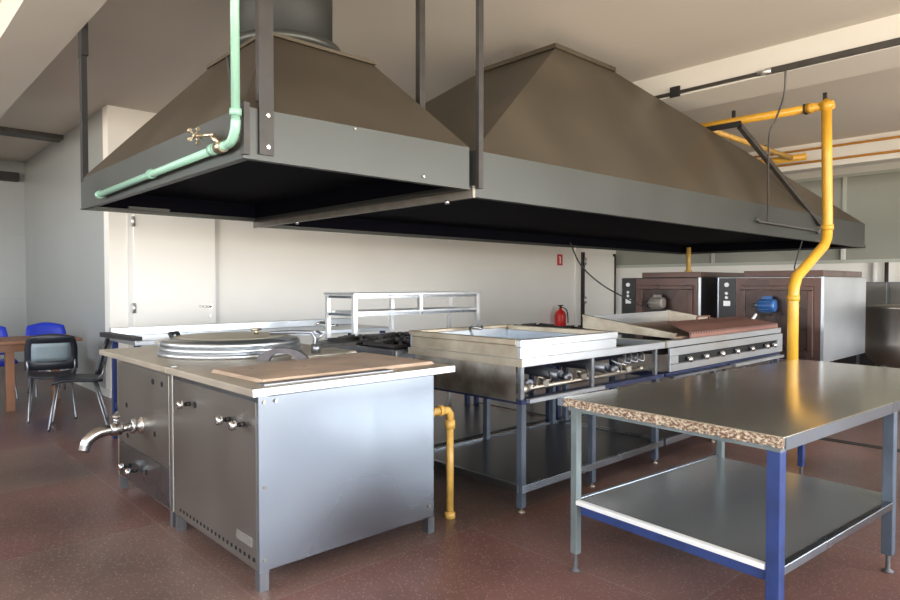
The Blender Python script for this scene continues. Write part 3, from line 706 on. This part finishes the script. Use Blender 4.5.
# dark conduit rail under the beam, with clamp and hanging cable
D = thing('cable_rail','long dark steel rail fixed across the lit ceiling beam face','rail',(5.98,2,3.2))
Q(5.965,YF+.001,3.205,5.999,2.30,3.255).build('rail','darkbar',D)
Q(5.972,2.30,3.215,5.999,4.8,3.245).build('thin_rail','darkbar',D)
q=MB(); q.box(5.95,3.10,3.185,5.971,3.20,3.285); q.build('clamp','dark',D)
q=MB(); q.cyl((5.975,2.25,3.23),(5.975,2.37,3.23),.024); q.build('cable_gland','alu',D)
q=MB(); q.tube([(5.98,2.135,3.20),(6.02,2.16,3.0),(6.12,2.26,2.84),(6.16,2.33,2.72),(6.40,2.43,2.45),(6.75,2.56,2.2),(6.98,2.652,2.0)],.009,8,smooth_n=6)
tag(q.build('hanging_cable','cabgrey'),'grey cable dropping from the ceiling rail to the long hood front','cable')

# ------------------------------------------------------------------ ovens
def oven(y0,y1,label,motor,shaded):
    x0,x1=7.62,9.15
    T=thing('convection_oven',label,'oven',((x0+x1)/2,(y0+y1)/2,0),group='brown ovens by the far wall')
    body=Q(x0,y0,.50,x1,y1,1.43).build('body','ovenside' if shaded==0 else 'panel_shade_black',T,.006)  # stainless on both ovens; the black one has its shadow painted on
    Q(x0-.012,y1-.20,.51,x0-.0005,y1-.005,1.42).build('control_panel','panel_shade_black',T)
    Q(x0-.010,y0+.03,.51,x0-.0005,y1-.205,1.42).build('front_panel','oven',T)
    fr=MB(); a,b_=y0+.10,y1-.26
    fr.box(x0-.035,a,1.28,x0-.011,b_,1.33); fr.box(x0-.035,a,.56,x0-.011,b_,.62); fr.box(x0-.035,a,.62,x0-.011,a+.06,1.28); fr.box(x0-.035,b_-.06,.62,x0-.011,b_,1.28); fr.build('door_frame','oven',T,.006)
    Q(x0-.022,a+.061,.621,x0-.0105,b_-.061,1.279).build('door_panel','ovenpanel',T)
    Q(x0-.018,y0-.002,.505,x0-.0005,y0+.028,1.428).build('corner_strip','steel_bright',T)
    Q(x0-.014,y1-.004,.505,x0-.0005,y1+.012,1.428).build('corner_strip','steel',T)
    Q(x0+.02,y0+.02,1.431,x1-.1,y1-.28,1.50).build('top_duct','oven',T,.004)
    for (x,y) in ((x0+.04,y0+.05),(x1-.1,y0+.05),(x0+.04,y1-.05),(x1-.1,y1-.05)): leg(x,y,.499,.016,'steel',T)
    # switches on the control panel
    sw=MB()
    for k,z in enumerate((1.34,1.24,1.19)): sw.cyl((x0-.0125,y1-.10,z),(x0-.03,y1-.10,z),.026 if k==0 else .018,seg=16)
    sw.box(x0-.016,y1-.14,1.09,x0-.0125,y1-.06,1.15); sw.build('switches','alu',T)
    # fan motor
    my=(y0+y1)/2-.02; mz=1.13
    pf=MB(); pf.box(x0-.10,my-.14,mz-.12,x0-.036,my+.14,mz-.10); pf.box(x0-.0355,my-.02,mz-.14,x0-.0225,my+.02,mz-.08); pf.box(x0-.10,my-.1,mz-.20,x0-.09,my-.08,mz-.12); pf.build('motor_shelf','black',T)
    mo=MB(); mo.lathe([(.035,-.10),(.068,-.095),(.072,-.07),(.072,.07),(.060,.085),(.02,.09)],(x0-.115,my,mz-.02),24,'Y')
    for k in range(10):
        t_=2*PI*k/10; c_=Vector((x0-.115,my,mz-.02)); o_=Vector((math.cos(t_),0,math.sin(t_)))*.076; mo.box(c_.x+o_.x-.004,my-.06,c_.z+o_.z-.004,c_.x+o_.x+.004,my+.06,c_.z+o_.z+.004)
    mo.box(x0-.13,my-.05,mz+.05,x0-.08,my+.04,mz+.085)
    mm=mo.build('fan_motor',motor,T)
    MB().cyl((x0-.115,my+.09,mz-.02),(x0-.115,my+.15,mz-.02),.018).build('motor_shaft','steel',mm)
    return T
oven(2.30,3.44,'brown-fronted oven with a blue fan motor, behind the yellow pipe','motorblue',0)
oven(3.66,4.76,'brown-fronted oven with a grey fan motor, left of the blue-motored one','motorgrey',1)
q=MB(); q.tube([(7.50,2.96,1.01),(7.40,3.0,.93),(7.2,3.2,.89),(6.95,3.3,.90),(6.84,3.25,.93)],.016,10,smooth_n=4); tag(q.build('gas_hose','white'),'pale curved gas hose between the blue motor and the bench','hose')
q=MB(); q.tube([(6.78,5.0,1.882),(6.86,4.9,1.6),(7.1,4.75,1.35),(7.35,4.5,1.15),(7.50,4.28,1.02),(7.55,4.24,1.08)],.009,8,smooth_n=6); tag(q.build('power_cable','cable'),'thin black power cable sagging from the long hood to the grey motor oven','cable')
q=MB(); q.tube([(8.2,2.72,1.86),(8.2,2.80,1.55),(7.9,2.66,1.506),(7.6,2.60,1.45),(7.55,2.60,1.2)],.008,8,smooth_n=5); tag(q.build('power_cable','cable'),'thin grey cable down to the blue-motored oven beside the yellow pipe','cable')
q=MB(); q.tube([(8.6,4.32,1.51),(8.6,4.32,1.86)],.03,12); q.cyl((8.6,4.32,1.501),(8.6,4.32,1.54),.05); tag(q.build('riser_pipe','yellow_old'),'short yellow pipe rising from the grey-motored oven top','pipe')

# ------------------------------------------------------------------ far right: kettle, cabinet
Kt=thing('stock_kettle','large round steel stock kettle in shadow at the far right edge','kettle',(9.9,2.05,0))
MB().lathe([(.10,.22),(.30,.28),(.42,.42),(.45,.60),(.45,1.02),(.47,1.04),(.47,1.06),(.40,1.07),(.02,1.10)],(9.9,2.05,0),48).build('bowl','steel_panel',Kt)
for i in range(3):
    t_=2*PI*i/3+.4; MB().cyl((9.9+.3*math.cos(t_),2.05+.3*math.sin(t_),0),(9.9+.3*math.cos(t_),2.05+.3*math.sin(t_),.35),.025).build('leg','steel_dark',Kt)
Cb=thing('steel_cabinet','grey steel cabinet by the far wall beyond the stock kettle','cabinet',(12.0,2.9,0))
Q(11.4,2.0,.9,12.4,3.35,1.38).build('body','steel_dark',Cb,.01)
Q(11.384,2.02,.92,11.399,2.55,1.36).build('door','steel_panel',Cb); Q(11.384,2.60,.92,11.399,3.33,1.36).build('door','steel_panel',Cb)
Q(11.4,2.05,.0,12.4,3.3,.899).build('base','black',Cb)
for i,(yy) in enumerate((2.40,2.62,2.95,3.12)):
    q=MB(); q.cyl((12.92,yy,1.0),(12.92,yy,gw0-.0),.045 if i%2 else .03,seg=12)
    tag(q.build('wall_pipe','white' if i%2 else 'strap'),['thin dark pipe rightmost on the strip of wall above the cabinet','thick white pipe right of centre above the grey cabinet','thin dark pipe left of centre above the grey cabinet','thick white pipe leftmost above the grey cabinet'][i],'pipe')
o=Q(XR-.07,3.585,1.78,XR-.0195,3.655,2.0); tag(o.build('junction_box','white',bevel=.01),'small white box on the far glazed wall right of the yellow pipe','box')

# ------------------------------------------------------------------ sign and extinguisher on cream wall
Sg=thing('fire_sign','small square red sign with white extinguisher pictogram on the cream wall','sign',(10.66,YB-.01,1.83))
Q(10.80,YB-.012,1.74,10.97,YB-.001,1.97).build('plate','signred',Sg)
q=MB(); q.box(10.87,YB-.016,1.78,10.905,YB-.0125,1.88); q.cyl((10.887,YB-.016,1.90),(10.887,YB-.0125,1.90),.022,seg=14); q.box(10.85,YB-.016,1.90,10.87,YB-.0125,1.93); q.build('pictogram','signwhite',Sg)
Ex=thing('fire_extinguisher','red fire extinguisher standing low against the cream wall','extinguisher',(10.69,8.1,.0))
MB().lathe([(.10,.42),(.115,.44),(.115,.72),(.09,.78),(.035,.82),(.03,.86)],(10.66,8.10,0),28).build('cylinder','red',Ex)
q=MB(); q.cyl((10.66,8.10,.86),(10.66,8.10,.90),.022); q.box(10.59,8.085,.90,10.74,8.115,.92); q.tube([(10.66,8.08,.88),(10.78,8.04,.82),(10.80,8.02,.66),(10.78,8.0,.55)],.012,8,smooth_n=3); q.build('valve_handle','black',Ex)
q=MB(); q.box(10.51,7.99,.40,10.53,8.2,.42); q.box(10.79,7.99,.40,10.81,8.2,.42)
for x in (10.51,10.79):
    for yy in (7.99,8.18): q.box(x,yy,0,x+.02,yy+.02,.40)
q.box(10.53,7.99,.40,10.79,8.20,.418); q.build('stand','white',Ex)

# ------------------------------------------------------------------ left dining corner
Tb=thing('wooden_table','brown wooden dining table by the grey tiled wall at the left','table',(.9,8.6,0))
q=MB(); q.box(-.6,8.05,.715,1.90,8.78,.75); q.build('top','wood',Tb,.004)
q=MB(); q.box(-.52,8.12,.63,1.82,8.14,.714); q.box(-.52,8.69,.63,1.82,8.71,.714); q.box(1.80,8.14,.63,1.82,8.69,.714); q.build('apron','wood',Tb)
for (x,yy) in ((1.235,8.18),(1.75,8.64),(-.47,8.18),(-.47,8.64)):
    Q(x-.04,yy-.04,0,x+.04,yy+.04,.629 if True else .7).build('leg','wood',Tb,.004)

def shell_chair(name,label,loc,rotz,m_shell,m_back,group):
    T=thing(name,label,'chair',loc,rotz,group)
    # local: seat faces +Y (front), back at -Y
    s=MB()
    nx,ny=8,8
    def P(u,v):   # u -1..1 , v 0..1 front -> back
        x=.22*u*(1-.10*v); y=.20-.42*v; z=.45-.02*v+.025*u*u-.03*math.exp(-((v-.0)/.12)**2)
        return (x,y,z)
    gv=[[s.bm.verts.new(P(-1+2*i/nx,j/ny)) for i in range(nx+1)] for j in range(ny+1)]
    for j in range(ny):
        for i in range(nx):
            f=s.bm.faces.new((gv[j][i],gv[j][i+1],gv[j+1][i+1],gv[j+1][i])); f.smooth=True
    so=s.build('seat',m_shell,T); md=so.modifiers.new('t','SOLIDIFY'); md.thickness=.022
    def bk(u,v,off=0):
        w_=.225*(1-.16*max(0,v-.6)**1*2); x=w_*u; y=-.225-.10*v+.05*u*u+off; z=.50+.36*v-.05*u*u*(v>.9)
        return (x,y,z)
    b=MB(); gv=[[b.bm.verts.new(bk(-1+2*i/nx,j/ny)) for i in range(nx+1)] for j in range(ny+1)]
    for j in range(ny):
        for i in range(nx):
            if m_back and 2<=j<6 and 1<=i<nx-1: continue
            f=b.bm.faces.new((gv[j][i],gv[j][i+1],gv[j+1][i+1],gv[j+1][i])); f.smooth=True
    bo=b.build('backrest',m_shell,T); md=bo.modifiers.new('t','SOLIDIFY'); md.thickness=.022
    if m_back:
        b=MB(); gv=[[b.bm.verts.new(bk(-1+2*i/nx,j/ny,.0)) for i in range(1,nx)] for j in range(2,7)]
        for j in range(4):
            for i in range(nx-2):
                f=b.bm.faces.new((gv[j][i],gv[j][i+1],gv[j+1][i+1],gv[j+1][i])); f.smooth=True
        po=b.build('back_mesh',m_back,T); md=po.modifiers.new('t','SOLIDIFY'); md.thickness=.008
    for sx in (-1,1):
        MB().tube([(sx*.17,.15,.43),(sx*.20,.22,.02),(sx*.20,.222,0)],.011,10).build('leg','steel_dark',T)
        MB().tube([(sx*.17,-.15,.43),(sx*.20,-.25,.02),(sx*.20,-.252,0)],.011,10).build('leg','steel_dark',T)
        MB().tube([(sx*.19,-.17,.44),(sx*.20,-.22,.50),(sx*.20,-.245,.60)],.011,10).build('back_support','steel_dark',T)
    MB().tube([(-.17,.15,.425),(.17,.15,.425)],.010,8).build('stretcher','steel_dark',T)
    return T
c1=shell_chair('dining_chair','black plastic chair with pale grey back insert, back turned to the camera',(1.50,7.55,0),math.radians(-12),'plastic_black','plastic_grey','black chairs at the wooden table')
c2=dup(c1,(1.58,6.92,0),math.radians(74),'black plastic chair turned sideways beside the other black chair','black chairs at the wooden table')
c3=shell_chair('dining_chair','blue plastic chair behind the table, right one against the tiled wall',(1.80,9.12,0),math.radians(180),'plastic_blue',None,'blue chairs behind the wooden table')
c4=dup(c3,(1.20,9.12,0),math.radians(184),'blue plastic chair behind the table, cut by the left frame edge','blue chairs behind the wooden table')

# ------------------------------------------------------------------ light
wd=bpy.data.worlds.new('world'); scene.world=wd; wd.use_nodes=True
N=wd.node_tree.nodes; L=wd.node_tree.links; bg=N['Background']
tc=N.new('ShaderNodeTexCoord'); sx=N.new('ShaderNodeSeparateXYZ'); L.new(tc.outputs['Generated'],sx.inputs[0])
rp=N.new('ShaderNodeValToRGB'); mr=N.new('ShaderNodeMapRange'); mr.inputs['From Min'].default_value=-.5; mr.inputs['From Max'].default_value=.8
L.new(sx.outputs['Z'],mr.inputs['Value']); L.new(mr.outputs['Result'],rp.inputs['Fac'])
e=rp.color_ramp.elements; e[0].position=0; e[0].color=(1.45,1.28,1.05,1); e[1].position=1; e[1].color=(.70,.88,1.15,1)
k=e.new(.34); k.color=(1.7,1.5,1.25,1); k=e.new(.385); k.color=(2.3,2.3,2.25,1); k=e.new(.46); k.color=(1.9,2.0,2.1,1); k=e.new(.60); k.color=(1.0,1.15,1.35,1)
L.new(rp.outputs['Color'],bg.inputs['Color']); bg.inputs['Strength'].default_value=6.0
def portal(loc,rot,sx_,sy_):
    l=bpy.data.lights.new('window_portal','AREA'); l.shape='RECTANGLE'; l.size=sx_; l.size_y=sy_; l.cycles.is_portal=True
    o=bpy.data.objects.new('window_portal',l); C.objects.link(o); o.location=loc; o.rotation_euler=rot
for (a,b_,za,zb) in front_op: portal(((a+b_)/2,YF-.21,(za+zb)/2),(math.radians(90),0,0),b_-a,zb-za)
for (a,b_,za,zb) in side_op: portal((XL-.21,(a+b_)/2,(za+zb)/2),(math.radians(90),0,math.radians(-90)),b_-a,zb-za)

scene.view_settings.view_transform='Standard'; scene.view_settings.look='None'; scene.view_settings.gamma=1
scene.view_settings.exposure=0.50
for o in bpy.data.objects:
    if o.get('_o') is not None: del o['_o']
